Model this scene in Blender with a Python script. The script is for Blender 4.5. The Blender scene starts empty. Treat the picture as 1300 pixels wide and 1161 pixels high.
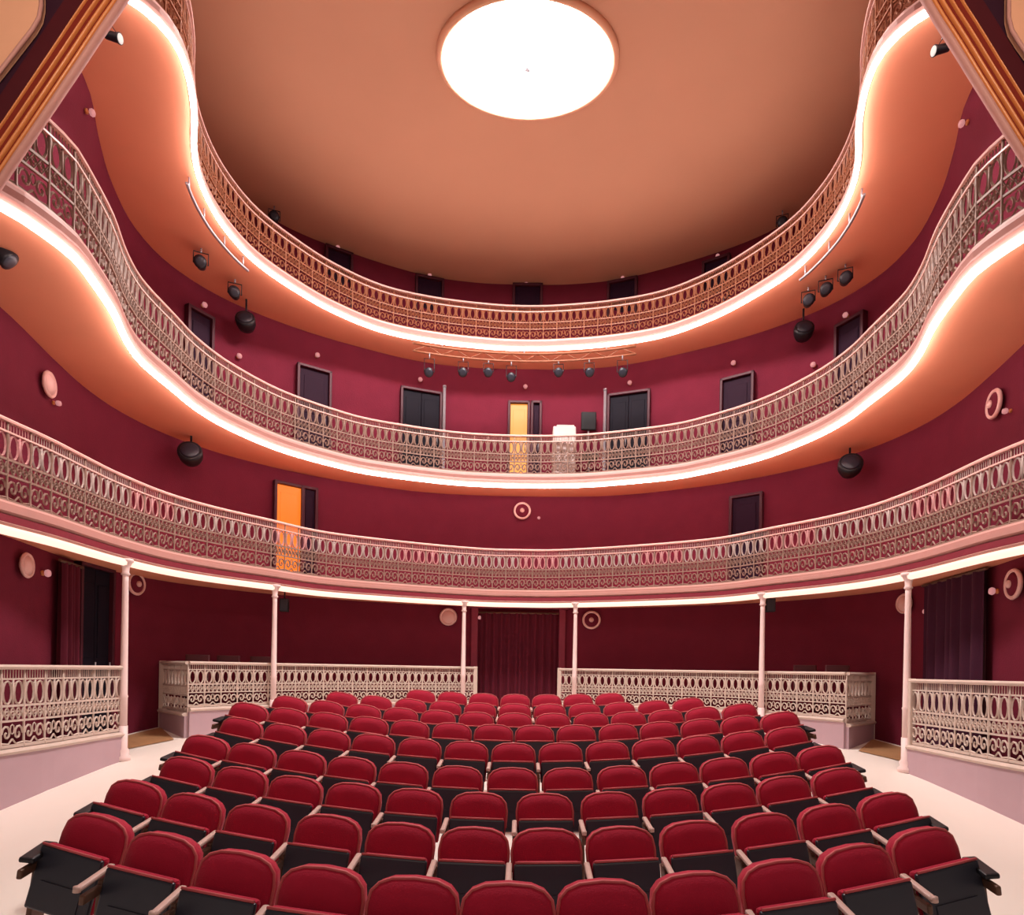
import bpy, bmesh, math, random
from math import sin, cos, pi, radians, atan2, hypot
from mathutils import Vector, Matrix
random.seed(5)
SC = bpy.context.scene
COL = SC.collection

# ------------------------------------------------------------------ camera, world, light, exposure
EYE = 1.96            # eye height over the front of the auditorium floor
FPX = 780.0           # focal length in pixels of the 1300 x 1161 frame
PX, PY = 657.0, 850.0 # principal point (the lens is shifted upwards)
ROLL = 0.0166
cam_data = bpy.data.cameras.new('camera')
cam_data.sensor_fit = 'HORIZONTAL'
cam_data.sensor_width = 36.0
cam_data.lens = FPX / 1300.0 * 36.0
cam_data.shift_x = (650.0 - PX) / 1300.0
cam_data.shift_y = (PY - 580.5) / 1300.0
cam_data.clip_start = 0.05
cam_data.clip_end = 200
cam = bpy.data.objects.new('camera', cam_data)
cam.matrix_world = Matrix.Translation((0, 0, EYE)) @ Matrix.Rotation(radians(90), 4, 'X') @ Matrix.Rotation(ROLL, 4, 'Z')
COL.objects.link(cam)
SC.camera = cam

world = bpy.data.worlds.new('world')
SC.world = world
world.use_nodes = True
world.node_tree.nodes['Background'].inputs[0].default_value = (1.0, 0.72, 0.62, 1)
world.node_tree.nodes['Background'].inputs[1].default_value = 0.15

SC.view_settings.view_transform = 'Standard'
SC.view_settings.look = 'None'
SC.view_settings.gamma = 1.0
SC.view_settings.use_curve_mapping = False
SC.view_settings.exposure = 0.0
SC.cycles.max_bounces = 8
SC.cycles.diffuse_bounces = 5
SC.cycles.sample_clamp_indirect = 4.0

LED_STRENGTH = 22.0
LED_STRENGTH_LOW = 1.5
DISC_STRENGTH = 108.0

def area_light(name, loc, target, size, power, color, size_y=None):
    d = bpy.data.lights.new(name, 'AREA')
    d.energy = power
    d.color = color
    d.size = size
    if size_y:
        d.shape = 'RECTANGLE'
        d.size_y = size_y
    o = bpy.data.objects.new(name, d)
    o.location = loc
    o.rotation_euler = (Vector(target) - Vector(loc)).to_track_quat('-Z', 'Y').to_euler()
    COL.objects.link(o)
    return o

# unseen fill light added above and behind the camera, in place of stage lighting
area_light('stage_fill', (0, -1.5, 6.5), (0, 9, 4.0), 6.0, 110, (1.0, 0.78, 0.68), 0.6)

for sx in (-1, 1):      # unseen warm lamps added to brighten the arch from the stage side
    area_light('arch_fill', (sx * 2.6, 2.2, 7.0), (sx * 3.9, 5.0, 6.9), 0.5, 55, (1.0, 0.72, 0.56))

# ------------------------------------------------------------------ helpers
def lerp(a, b, t):
    return a + (b - a) * t

def table(xs, ys, x):
    if x <= xs[0]:
        return ys[0]
    for i in range(len(xs) - 1):
        if x <= xs[i + 1]:
            return lerp(ys[i], ys[i + 1], (x - xs[i]) / (xs[i + 1] - xs[i]))
    return ys[-1]

FLOOR_D = [-4, 4.5, 5.2, 5.8, 7.4, 9.0, 10.0, 11.0, 13.0, 18.0]
FLOOR_Z = [0, 0, .06, .16, .42, .58, .72, .82, .90, .90]
DISH = 0.018           # the seating area is dished: it rises gently towards the side aisles
def floor_z(d, x=0.0):
    ax = abs(x)
    t = min(1.0, max(0.0, (ax - 3.6) / 1.6))
    return table(FLOOR_D, FLOOR_Z, d) + DISH * min(ax, 3.6) ** 2 * (1 - t * t * (3 - 2 * t))
def floor_roll(x):
    return -math.atan(3.2 * DISH * x)

def at_dir(px, py):
    """Direction (x per metre of depth, z per metre of depth) through a pixel."""
    dx, dy = px - PX, py - PY
    c, s = cos(ROLL), sin(ROLL)
    return (dx * c + dy * s) / FPX, (dx * s - dy * c) / FPX

class MB:
    def __init__(self):
        self.v, self.f, self.sm = [], [], []
    def add(self, vs, fs, smooth=False):
        b = len(self.v)
        self.v += [tuple(p) for p in vs]
        self.f += [tuple(i + b for i in q) for q in fs]
        self.sm += [smooth] * len(fs)
        return self
    def box(self, c, s, rot=None):
        x, y, z = s[0] / 2, s[1] / 2, s[2] / 2
        vs = [Vector((a * x, b * y, d * z)) for d in (-1, 1) for b in (-1, 1) for a in (-1, 1)]
        if rot is not None:
            vs = [rot @ p for p in vs]
        vs = [p + Vector(c) for p in vs]
        return self.add(vs, [(0, 2, 3, 1), (4, 5, 7, 6), (0, 1, 5, 4), (2, 6, 7, 3), (0, 4, 6, 2), (1, 3, 7, 5)])
    def bevel_box(self, c, s, b=0.01, rot=None):
        """A box with chamfered edges."""
        bm = bmesh.new()
        bmesh.ops.create_cube(bm, size=1.0)
        bmesh.ops.scale(bm, vec=s, verts=bm.verts)
        bmesh.ops.bevel(bm, geom=bm.edges[:], offset=b, segments=2, affect='EDGES', profile=0.5)
        bm.verts.index_update()
        vs = [p.co.copy() for p in bm.verts]
        if rot is not None:
            vs = [rot @ p for p in vs]
        self.add([p + Vector(c) for p in vs], [[q.index for q in f.verts] for f in bm.faces])
        bm.free()
        return self
    def tube(self, pts, r, n=6, closed=False, cap=True, smooth=True):
        pts = [Vector(p) for p in pts]
        N = len(pts)
        vs, fs = [], []
        prev = None
        for i, p in enumerate(pts):
            if closed:
                t = pts[(i + 1) % N] - pts[i - 1]
            else:
                t = pts[min(i + 1, N - 1)] - pts[max(i - 1, 0)]
            t.normalize()
            up = Vector((0, 0, 1)) if abs(t.z) < 0.95 else Vector((0, 1, 0))
            if prev is not None:
                up = prev
            a = t.cross(up)
            if a.length < 1e-4:
                a = t.cross(Vector((1, 0, 0)))
            a.normalize()
            b = a.cross(t).normalized()
            prev = b
            rr = r[i] if isinstance(r, (list, tuple)) else r
            for k in range(n):
                w = 2 * pi * k / n
                vs.append(p + a * (rr * cos(w)) + b * (rr * sin(w)))
        for i in range(N if closed else N - 1):
            j = (i + 1) % N
            for k in range(n):
                l = (k + 1) % n
                fs.append((i * n + k, i * n + l, j * n + l, j * n + k))
        self.add(vs, fs, smooth)
        if cap and not closed:
            b0 = len(self.v) - N * n
            self.f.append(tuple(b0 + k for k in range(n))); self.sm.append(False)
            self.f.append(tuple(b0 + (N - 1) * n + k for k in reversed(range(n)))); self.sm.append(False)
        return self
    def lathe(self, prof, n=16, M=None, smooth=True):
        """prof: list of (radius, z); around local z; M places it."""
        M = M or Matrix.Identity(4)
        vs, fs = [], []
        for r, z in prof:
            for k in range(n):
                w = 2 * pi * k / n
                vs.append(M @ Vector((r * cos(w), r * sin(w), z)))
        for i in range(len(prof) - 1):
            for k in range(n):
                l = (k + 1) % n
                fs.append((i * n + k, i * n + l, (i + 1) * n + l, (i + 1) * n + k))
        fs.append(tuple(reversed(range(n))))
        fs.append(tuple((len(prof) - 1) * n + k for k in range(n)))
        return self.add(vs, fs, smooth)
    def sweep(self, path, prof, closed_prof=True, cap=True, smooth=False):
        """path: plan points (x, y); prof: (offset towards the hall axis, z)."""
        nrm = normals(path)
        m = len(prof)
        vs, fs = [], []
        for (x, y), (nx, ny) in zip(path, nrm):
            for o, z in prof:
                vs.append((x + nx * o, y + ny * o, z))
        for i in range(len(path) - 1):
            for k in range(m if closed_prof else m - 1):
                l = (k + 1) % m
                fs.append((i * m + k, (i + 1) * m + k, (i + 1) * m + l, i * m + l))
        if cap and closed_prof:
            fs.append(tuple(range(m)))
            fs.append(tuple((len(path) - 1) * m + k for k in reversed(range(m))))
        return self.add(vs, fs, smooth)
    def mesh(self, name, mat):
        me = bpy.data.meshes.new(name)
        me.from_pydata(self.v, [], self.f)
        me.polygons.foreach_set('use_smooth', self.sm)
        me.update()
        bm = bmesh.new()
        bm.from_mesh(me)
        bmesh.ops.recalc_face_normals(bm, faces=bm.faces[:])
        bm.to_mesh(me)
        bm.free()
        if mat is not None:
            me.materials.append(mat)
        return me
    def build(self, name, mat, parent=None):
        return link(name, self.mesh(name, mat), parent)

def link(name, mesh, parent=None, loc=(0, 0, 0), rotz=0.0):
    o = bpy.data.objects.new(name, mesh)
    COL.objects.link(o)
    o.location = loc
    o.rotation_euler = (0, 0, rotz)
    if parent is not None:
        o.parent = parent
    return o

def tag(o, label=None, cat=None, group=None, kind=None):
    if label: o['label'] = label
    if cat: o['category'] = cat
    if group: o['group'] = group
    if kind: o['kind'] = kind
    return o

def thing(name, label, cat, loc=(0, 0, 0), rotz=0.0, group=None, kind=None):
    o = bpy.data.objects.new(name, None)
    COL.objects.link(o)
    o.location = loc
    o.rotation_euler = (0, 0, rotz)
    o.empty_display_size = 0.2
    return tag(o, label, cat, group, kind)

def children(o):
    return [c for c in KIDS.get(o.name, [])]

def normals(path):
    out = []
    N = len(path)
    for i in range(N):
        ax, ay = path[max(i - 1, 0)]
        bx, by = path[min(i + 1, N - 1)]
        tx, ty = bx - ax, by - ay
        L = hypot(tx, ty) or 1.0
        out.append((ty / L, -tx / L))
    return out

def catmull(P, n=10):
    out = []
    for i in range(len(P) - 1):
        p0 = P[max(i - 1, 0)]; p1 = P[i]; p2 = P[i + 1]; p3 = P[min(i + 2, len(P) - 1)]
        for k in range(n):
            t = k / n
            out.append(tuple(0.5 * (2 * b + (c - a) * t + (2 * a - 5 * b + 4 * c - d) * t * t + (3 * b - a - 3 * c + d) * t ** 3)
                             for a, b, c, d in zip(p0, p1, p2, p3)))
    out.append(tuple(P[-1]))
    return out

def length(path):
    return sum(hypot(b[0] - a[0], b[1] - a[1]) for a, b in zip(path, path[1:]))

def resample(path, n):
    L = length(path)
    out, acc, i = [], 0.0, 0
    seg = hypot(path[1][0] - path[0][0], path[1][1] - path[0][1])
    for k in range(n + 1):
        s = L * k / n
        while acc + seg < s - 1e-9 and i < len(path) - 2:
            acc += seg
            i += 1
            seg = hypot(path[i + 1][0] - path[i][0], path[i + 1][1] - path[i][1])
        t = min(1.0, (s - acc) / (seg or 1))
        out.append((lerp(path[i][0], path[i + 1][0], t), lerp(path[i][1], path[i + 1][1], t)))
    return out

def offset(path, d):
    return [(p[0] + n[0] * d, p[1] + n[1] * d) for p, n in zip(path, normals(path))]

def horseshoe(half):
    """Half plan from the back centre to the front right -> whole, left front to right front."""
    h = catmull(half)
    return [(-x, y) for x, y in reversed(h)][:-1] + h

def cut(path, y_min=None, x_min=None, x_max=None):
    return [p for p in path if (y_min is None or p[1] >= y_min) and (x_min is None or p[0] >= x_min) and (x_max is None or p[0] <= x_max)]

# ------------------------------------------------------------------ materials
def mat(name, color, rough=0.6, metal=0.0, noise=0.0, scale=8.0, spec=0.3, bump=0.0, sheen=0.0, color2=None, bscale=None):
    m = bpy.data.materials.new(name)
    m.use_nodes = True
    nt = m.node_tree
    b = nt.nodes['Principled BSDF']
    b.inputs['Roughness'].default_value = rough
    b.inputs['Metallic'].default_value = metal
    b.inputs['Specular IOR Level'].default_value = spec
    if sheen:
        b.inputs['Sheen Weight'].default_value = sheen
        b.inputs['Sheen Roughness'].default_value = 0.4
        b.inputs['Sheen Tint'].default_value = (1, 0.45, 0.45, 1)
    tc = nt.nodes.new('ShaderNodeTexCoord')
    nz = nt.nodes.new('ShaderNodeTexNoise')
    nz.inputs['Scale'].default_value = scale
    nz.inputs['Detail'].default_value = 4
    nt.links.new(tc.outputs['Object'], nz.inputs['Vector'])
    mx = nt.nodes.new('ShaderNodeMix')
    mx.data_type = 'RGBA'
    c2 = color2 or tuple(c * (1 - noise) for c in color)
    mx.inputs[6].default_value = (*color, 1)
    mx.inputs[7].default_value = (*c2, 1)
    nt.links.new(nz.outputs['Fac'], mx.inputs[0])
    nt.links.new(mx.outputs[2], b.inputs['Base Color'])
    if bump:
        n2 = nt.nodes.new('ShaderNodeTexNoise')
        n2.inputs['Scale'].default_value = bscale or scale * 6
        nt.links.new(tc.outputs['Object'], n2.inputs['Vector'])
        bp = nt.nodes.new('ShaderNodeBump')
        bp.inputs['Strength'].default_value = bump
        bp.inputs['Distance'].default_value = 0.02
        nt.links.new(n2.outputs['Fac'], bp.inputs['Height'])
        nt.links.new(bp.outputs['Normal'], b.inputs['Normal'])
    return m

def glow(name, color, strength):
    m = bpy.data.materials.new(name)
    m.use_nodes = True
    b = m.node_tree.nodes['Principled BSDF']
    b.inputs['Base Color'].default_value = (0.25 * color[0], 0.25 * color[1], 0.25 * color[2], 1)
    b.inputs['Emission Color'].default_value = (*color, 1)
    b.inputs['Emission Strength'].default_value = strength
    return m

M_WALL = mat('burgundy_wall_fabric', (0.172, 0.017, 0.038), 0.85, noise=0.25, scale=3, bump=0.15, bscale=60, spec=0.15)
M_SOFFIT = mat('salmon_plaster', (0.84, 0.33, 0.195), 0.7, noise=0.10, scale=1.5)
M_CEIL = mat('tan_ceiling_plaster', (0.68, 0.37, 0.24), 0.8, noise=0.12, scale=0.6)
M_FASCIA = mat('pale_pink_moulding', (0.55, 0.29, 0.255), 0.5, noise=0.1)
M_LEDGE = mat('balcony_boards', (0.35, 0.16, 0.10), 0.7, noise=0.3)
M_IRON = mat('pale_cast_iron', (0.35, 0.225, 0.18), 0.5, noise=0.35, scale=5)
M_UNDERLIT = mat('underlit_iron_grey', (0.55, 0.45, 0.42), 0.5, noise=0.3, scale=6)  # paler iron: light from beneath put into the colour
M_UNDERLIT_PINK = mat('underlit_iron_pink', (0.66, 0.34, 0.34), 0.5, noise=0.3, scale=6)  # pink variant of the iron with the light from beneath painted in
M_REDBAND = mat('dark_red_band', (0.26, 0.03, 0.05), 0.5, noise=0.2)
M_BOARDS = mat('brown_boards', (0.50, 0.27, 0.13), 0.5, noise=0.35, scale=4)
M_GILT = mat('gilt_cast_iron', (0.40, 0.145, 0.075), 0.45, noise=0.4, scale=5)
M_RAIL = mat('pink_painted_rail', (0.82, 0.50, 0.45), 0.4, noise=0.1)
M_WHITEIRON = mat('white_painted_iron', (0.66, 0.55, 0.48), 0.5, noise=0.15, scale=6)
M_LILAC = mat('lilac_panel', (0.52, 0.37, 0.42), 0.6, noise=0.15, scale=2)
M_COLUMN = mat('pink_white_column', (0.88, 0.70, 0.68), 0.4, noise=0.06)
M_FLOOR = mat('pale_floor', (0.90, 0.84, 0.77), 0.45, noise=0.06, scale=1.2)
M_GOLD = mat('gold_moulding', (0.74, 0.27, 0.08), 0.35, noise=0.2, scale=12, spec=0.6)
M_ORANGE = mat('terracotta_groove', (0.22, 0.022, 0.012), 0.6, noise=0.2)
M_PEACH = mat('peach_plaster', (0.85, 0.47, 0.30), 0.6, noise=0.08)
M_MAROON = mat('maroon_paint', (0.075, 0.006, 0.012), 0.6, noise=0.2)
M_PURPLE = mat('dark_purple_paint', (0.035, 0.007, 0.022), 0.6, noise=0.2)
M_VELVET = mat('red_velvet', (0.45, 0.008, 0.042), 0.8, noise=0.25, scale=9, sheen=0.15, bump=0.2, bscale=140)
M_PIPING = mat('red_piping', (0.50, 0.09, 0.10), 0.6)
M_NAVY = mat('navy_seat_shell', (0.024, 0.026, 0.042), 0.42, noise=0.2, spec=0.5)
M_BLACK = mat('black_metal', (0.012, 0.012, 0.016), 0.4)
M_BRONZE = mat('bronze_iron', (0.14, 0.07, 0.045), 0.45, noise=0.3)
M_ARM = mat('rosy_wood', (0.62, 0.43, 0.38), 0.4, noise=0.2, scale=20)
M_DOOR = mat('dark_navy_door', (0.024, 0.006, 0.020), 0.6, noise=0.2, spec=0.1)
M_DOORTEAL = mat('dark_teal_door', (0.010, 0.008, 0.016), 0.6, noise=0.3, spec=0.1)
M_FRAME = mat('dark_red_frame', (0.07, 0.010, 0.022), 0.5, noise=0.2)
M_SURROUND = mat('dull_red_surround', (0.24, 0.03, 0.06), 0.6, noise=0.2)
M_CURTAIN = mat('wine_velvet_curtain', (0.105, 0.005, 0.020), 0.85, noise=0.2, scale=6, sheen=0.1)
M_CURTAIN_D = mat('plum_velvet_curtain', (0.05, 0.005, 0.025), 0.85, noise=0.2, scale=6, sheen=0.1)
M_STEEL = mat('grey_steel', (0.32, 0.30, 0.33), 0.4, metal=0.4)
M_WHITE = mat('white_laminate', (0.70, 0.58, 0.56), 0.5)
M_CHAIR = mat('dark_red_chair_wood', (0.08, 0.015, 0.02), 0.5)
M_OPAL = mat('opal_glass', (0.82, 0.52, 0.48), 0.3)
M_LED = glow('led_tube', (1.0, 0.80, 0.74), LED_STRENGTH)
M_LED_LOW = glow('led_tube_soft', (1.0, 0.64, 0.50), LED_STRENGTH_LOW)
M_DISC = glow('luminous_ceiling_glass', (1.0, 0.90, 0.86), DISC_STRENGTH)
M_LENS = glow('lamp_lens', (1.0, 0.9, 0.85), 0.6)
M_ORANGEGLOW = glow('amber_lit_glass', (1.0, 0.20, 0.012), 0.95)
M_AMBER = glow('amber_lit_glass_bright', (1.0, 0.36, 0.06), 0.95)
M_DOT = glow('small_lamp_glass', (1.0, 0.42, 0.42), 0.45)

# ------------------------------------------------------------------ plan curves
Z1, Z2, Z3 = EYE + 1.45, EYE + 4.10, EYE + 7.15      # light strips of the three balconies
RAIL1, RAIL2, RAIL3 = EYE + 2.68, EYE + 5.24, EYE + 8.13
CEIL = EYE + 9.40
B3 = horseshoe([(0, 13.75), (0.7, 13.71), (1.9, 13.5), (3.0, 13.1), (3.85, 12.4), (4.43, 11.62), (4.8, 10.9), (4.94, 10.2), (4.94, 9.6), (4.83, 9.0), (4.64, 8.5), (4.37, 8.0), (4.17, 7.5), (4.10, 7.12), (4.17, 6.85), (4.32, 6.66), (4.65, 6.4), (5.2, 6.1)])
B2 = horseshoe([(0, 13.77), (0.8, 13.73), (1.7, 13.57), (3.1, 13.05), (3.8, 12.56), (4.6, 11.7), (5.08, 10.7), (5.25, 9.9), (5.25, 9.2), (5.23, 8.4), (5.08, 7.8), (4.83, 7.16), (4.65, 6.5), (4.60, 6.2), (4.66, 5.83), (4.77, 5.55), (5.1, 5.15)])
B1 = horseshoe([(0, 13.75), (0.8, 13.70), (2.2, 13.2), (3.85, 12.3), (4.65, 11.25), (5.25, 10.40), (5.58, 9.6), (5.70, 8.7), (5.70, 8.1), (5.68, 7.4), (5.72, 6.8), (5.76, 6.0), (5.85, 5.15)])
WL = horseshoe([(0, 14.70), (1.2, 14.66), (2.6, 14.38), (4.5, 13.4), (5.75, 12.25), (6.38, 11.2), (6.62, 10.2), (6.60, 9.3), (6.42, 8.4), (6.15, 7.3), (6.05, 6.4), (6.2, 5.1)])
WU = horseshoe([(0, 14.72), (1.2, 14.68), (2.6, 14.36), (4.5, 13.33), (5.75, 12.25), (6.35, 11.2), (6.45, 10.2), (6.2, 9.2), (5.85, 8.4), (5.5, 7.7), (5.35, 6.9), (5.6, 6.1), (6.0, 5.1)])
WT = horseshoe([(0, 15.0), (1.2, 14.95), (2.6, 14.62), (4.5, 13.62), (5.5, 12.7), (6.2, 11.3), (6.3, 10.2), (6.1, 9.2), (5.85, 8.4), (5.55, 7.7), (5.4, 6.9), (5.6, 6.1), (6.0, 5.1)])

# ------------------------------------------------------------------ setting
def build_floor():
    b = MB()
    ds = [-4, 0, 2, 4.5, 4.9, 5.2, 5.5, 5.8, 6.6, 7.4, 8.2, 9, 9.5, 10, 11, 12, 13, 14, 15.4]
    xs = [-7.2, -5.2, -4.8, -4.4, -4.0, -3.6, -3.2, -2.8, -2.4, -2.0, -1.6, -1.2, -.8, -.4, 0, .4, .8, 1.2, 1.6, 2.0, 2.4, 2.8, 3.2, 3.6, 4.0, 4.4, 4.8, 5.2, 7.2]
    vs = [(x, d, floor_z(d, x) if d < 11.5 else floor_z(d)) for d in ds for x in xs]
    m = len(xs)
    fs = [(i * m + k, i * m + k + 1, (i + 1) * m + k + 1, (i + 1) * m + k) for i in range(len(ds) - 1) for k in range(m - 1)]
    b.add(vs, fs, True)
    low = [(x, d, -0.3) for d in (ds[0], ds[-1]) for x in (xs[0], xs[-1])]
    b.add(low, [(0, 1, 3, 2)])
    o = b.build('floor', M_FLOOR)
    tag(o, 'pale cream raked auditorium floor under the seats', 'floor', kind='structure')
build_floor()

NW = 120
def loft(levels, i0, i1, name, label):
    b = MB()
    n = i1 - i0 + 1
    vs = []
    for path, z in levels:
        vs += [(x, y, z) for x, y in path[i0:i1 + 1]]
    fs = [(r * n + k, r * n + k + 1, (r + 1) * n + k + 1, (r + 1) * n + k) for r in range(len(levels) - 1) for k in range(n - 1)]
    b.add(vs, fs, True)
    # outer skin gives the wall a thickness
    vs2 = []
    for path, z in levels:
        vs2 += [(x, y, z) for x, y in offset(path, -0.2)[i0:i1 + 1]]
    b.add(vs2, fs, True)
    o = b.build(name, M_WALL)
    return tag(o, label, 'wall', kind='structure')

WLr, WUr, WTr = resample(WL, NW), resample(WU, NW), resample(WT, NW)
LEV = [(WLr, -0.1), (WLr, Z2 + 0.05), (WUr, Z3 + 0.02), (WTr, CEIL + 0.02)]
loft(LEV, 0, 36, 'wall_left', 'curved burgundy wall along the left side behind the balconies')
loft(LEV, 36, NW - 36, 'wall_back', 'curved burgundy rear wall with doors, facing the stage')
loft(LEV, NW - 36, NW, 'wall_right', 'curved burgundy wall along the right side behind the balconies')

def build_ceiling():
    b = MB()
    b.add([(-7.2, -4, CEIL), (7.2, -4, CEIL), (7.2, 15.5, CEIL), (-7.2, 15.5, CEIL),
           (-7.2, -4, CEIL + .2), (7.2, -4, CEIL + .2), (7.2, 15.5, CEIL + .2), (-7.2, 15.5, CEIL + .2)],
          [(0, 1, 2, 3), (4, 7, 6, 5), (0, 4, 5, 1), (2, 6, 7, 3), (0, 3, 7, 4), (1, 5, 6, 2)])
    tag(b.build('ceiling', M_CEIL), 'flat tan plaster ceiling around the luminous oval', 'ceiling', kind='structure')
build_ceiling()

def ellipse(a, c, n=72):
    return [(a * cos(2 * pi * k / n), c * sin(2 * pi * k / n)) for k in range(n)]

def build_oval_light():
    t = thing('ceiling_light', 'large glowing white oval light in the middle of the ceiling', 'ceiling light', (0.0, 9.45, CEIL))
    b = MB()
    n = 72
    rings = [(1.0, 0.0), (1.0, -0.05), (0.955, -0.06), (0.95, -0.03), (0.8, -0.06), (0.5, -0.10), (0.2, -0.12)]
    vs, fs = [], []
    for s, z in rings[3:]:
        vs += [(1.33 * s * x, 0.93 * s * y, z) for x, y in ellipse(1, 1, n)]
    m = len(rings) - 3
    for i in range(m - 1):
        fs += [(i * n + k, i * n + (k + 1) % n, (i + 1) * n + (k + 1) % n, (i + 1) * n + k) for k in range(n)]
    vs.append((0, 0, -0.125))
    fs += [((m - 1) * n + k, (m - 1) * n + (k + 1) % n, len(vs) - 1) for k in range(n)]
    b.add(vs, fs, True)
    b.build('glass_dome', M_DISC, t)
    b = MB()
    vs, fs = [], []
    prof = [(0.94, -0.005), (0.94, -0.06), (0.97, -0.10), (1.01, -0.10), (1.03, -0.06), (1.03, -0.005)]
    for s, z in prof:
        vs += [(1.36 * s * x, 0.955 * s * y, z) for x, y in ellipse(1, 1, n)]
    for i in range(len(prof)):
        j = (i + 1) % len(prof)
        fs += [(i * n + k, i * n + (k + 1) % n, j * n + (k + 1) % n, j * n + k) for k in range(n)]
    b.add(vs, fs, True)
    b.build('trim_ring', M_PEACH, t)
    b = MB().lathe([(0.0, -0.20), (0.035, -0.19), (0.06, -0.165), (0.05, -0.14), (0.07, -0.12)], 14)
    b.build('finial', M_STEEL, t)
build_oval_light()

# ------------------------------------------------------------------ balconies: floor slabs, soffits, fascia, light strips
def build_balcony(path, wall, z, rise, word, prof, led_mat, led_r):
    n = 140
    p = resample(path, n)
    w = resample(wall, n)
    b = MB()
    vs = [(x, y, z + 0.05) for x, y in p] + [(x, y, z + 0.05) for x, y in w] + [(x, y, z + rise) for x, y in p] + [(x, y, z + rise) for x, y in w]
    N = n + 1
    fs = []
    for k in range(n):
        fs.append((k, N + k, N + k + 1, k + 1))
        fs.append((2 * N + k, 2 * N + k + 1, 3 * N + k + 1, 3 * N + k))
        fs.append((k, k + 1, 2 * N + k + 1, 2 * N + k))
    b.add(vs, fs)
    tag(b.build('balcony_slab', M_SOFFIT), 'curved slab with salmon soffit carrying the %s balcony' % word, 'balcony', kind='structure')
    b = MB().sweep(p, [(o, z + h) for o, h in prof])
    tag(b.build('trim_%d' % {'lowest': 1, 'middle': 2, 'topmost': 3}[word], M_FASCIA), 'pale pink moulded edge along the front of the %s balcony' % word, 'moulding', kind='structure')
    b = MB().tube([(x, y, z) for x, y in offset(p, 0.04)], led_r, 8)
    o = b.build('light_strip', led_mat)
    tag(o, 'glowing white light strip following the underside edge of the %s balcony' % word, 'light strip')

build_balcony(B1, WL, Z1, 0.29, 'lowest', [(0, .03), (.07, .04), (.09, .07), (.05, .10), (.05, .17), (.10, .20), (.10, .25), (.05, .26), (.05, .30), (0, .30)], M_LED_LOW, 0.055)
build_balcony(B2, WL, Z2, 0.24, 'middle', [(0, .03), (.06, .045), (.09, .09), (.07, .13), (.05, .14), (.07, .20), (.06, .24), (0, .24)], M_LED, 0.038)
build_balcony(B3, WU, Z3, 0.18, 'topmost', [(0, .03), (.06, .045), (.08, .08), (.05, .11), (.06, .16), (.04, .18), (0, .18)], M_LED, 0.034)

b = MB().sweep(resample(B1, 140), [(.02, Z1 + .085), (.078, Z1 + .085), (.078, Z1 + .165), (.02, Z1 + .165)])
tag(b.build('trim_4', M_REDBAND), 'dark red band just above the light strip of the lowest balcony', 'moulding', kind='structure')

# bare boards in the passages beside the rear boxes
for sx, w in ((-1, 'left'), (1, 'right')):
    b = MB()
    A = ((-5.95, 9.45), (-5.58, 10.02), (-6.36, 10.98), (-6.60, 9.75))
    vs = []
    for k in range(7):
        for px_, py_ in ((lerp(A[0][0], A[1][0], k / 6), lerp(A[0][1], A[1][1], k / 6)), (lerp(A[3][0], A[2][0], k / 6), lerp(A[3][1], A[2][1], k / 6))):
            vs.append((-sx * px_, py_, floor_z(py_) + 0.012))
    b.add(vs, [(2 * k, 2 * k + 1, 2 * k + 3, 2 * k + 2) for k in range(6)])
    tag(b.build('passage_floor', M_BOARDS), 'brown wooden passage floor beside the rear %s box' % w, 'floor', kind='structure')

# ------------------------------------------------------------------ ironwork
def ring(cx, cz, rx, rz, n=12, y=0.0):
    return [(cx + rx * cos(2 * pi * k / n), y, cz + rz * sin(2 * pi * k / n)) for k in range(n)]

MODULE = 0.30
def panel_mesh(name, mt):
    """Openwork panel between two balusters; unit height, MODULE wide, centred on x = 0."""
    b = MB()
    h = MODULE / 2
    b.box((0, 0, 0.535), (MODULE, 0.024, 0.03))
    for x in (-0.111, -0.037, 0.037, 0.111):                                # band of lozenges
        b.tube([(x - 0.037, 0, 0.52), (x, 0, 0.445), (x + 0.037, 0, 0.52)], 0.012, 4, smooth=False)
        b.tube([(x - 0.037, 0, 0.36), (x, 0, 0.445), (x + 0.037, 0, 0.36)], 0.012, 4, smooth=False)
        b.tube(ring(x + 0.037, 0.44, 0.02, 0.026, 6), 0.010, 4, closed=True, smooth=False)
    b.box((0, 0, 0.345), (MODULE, 0.024, 0.026))
    for s in (-1, 1):                                                       # lower scrolls
        sp = [(s * (0.075 + (0.062 - 0.0045 * k) * cos(0.62 * k)), 0, 0.185 + (0.115 - 0.0085 * k) * sin(0.62 * k)) for k in range(13)]
        b.tube(sp, 0.0145, 4, smooth=False)
        b.tube([(s * 0.14, 0, 0.07), (s * 0.05, 0, 0.055), (0, 0, 0.12)], 0.013, 4, smooth=False)
    b.tube(ring(0, 0.24, 0.026, 0.06, 8), 0.009, 4, closed=True, smooth=False)
    b.box((0, 0, 0.03), (MODULE, 0.026, 0.04))
    return b.mesh(name, mt)

def oval_mesh(name, mt):
    """Frieze of short bars over a pair of tall ovals with a bar between them, upper half of a panel."""
    b = MB()
    for x in (-0.111, -0.074, -0.037, 0.0, 0.037, 0.074, 0.111):           # frieze of short bars
        b.tube([(x, 0, 0.88), (x, 0, 0.985)], 0.0065, 4, smooth=False)
    b.box((0, 0, 0.87), (MODULE, 0.022, 0.022))
    for x in (-0.072, 0.072):
        b.tube(ring(x, 0.70, 0.054, 0.145, 12), 0.014, 4, closed=True, smooth=False)
    b.tube([(0, 0, 0.54), (0, 0, 0.87)], 0.013, 5)
    b.tube(ring(0, 0.79, 0.028, 0.04, 8), 0.008, 4, closed=True, smooth=False)
    return b.mesh(name, mt)

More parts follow.
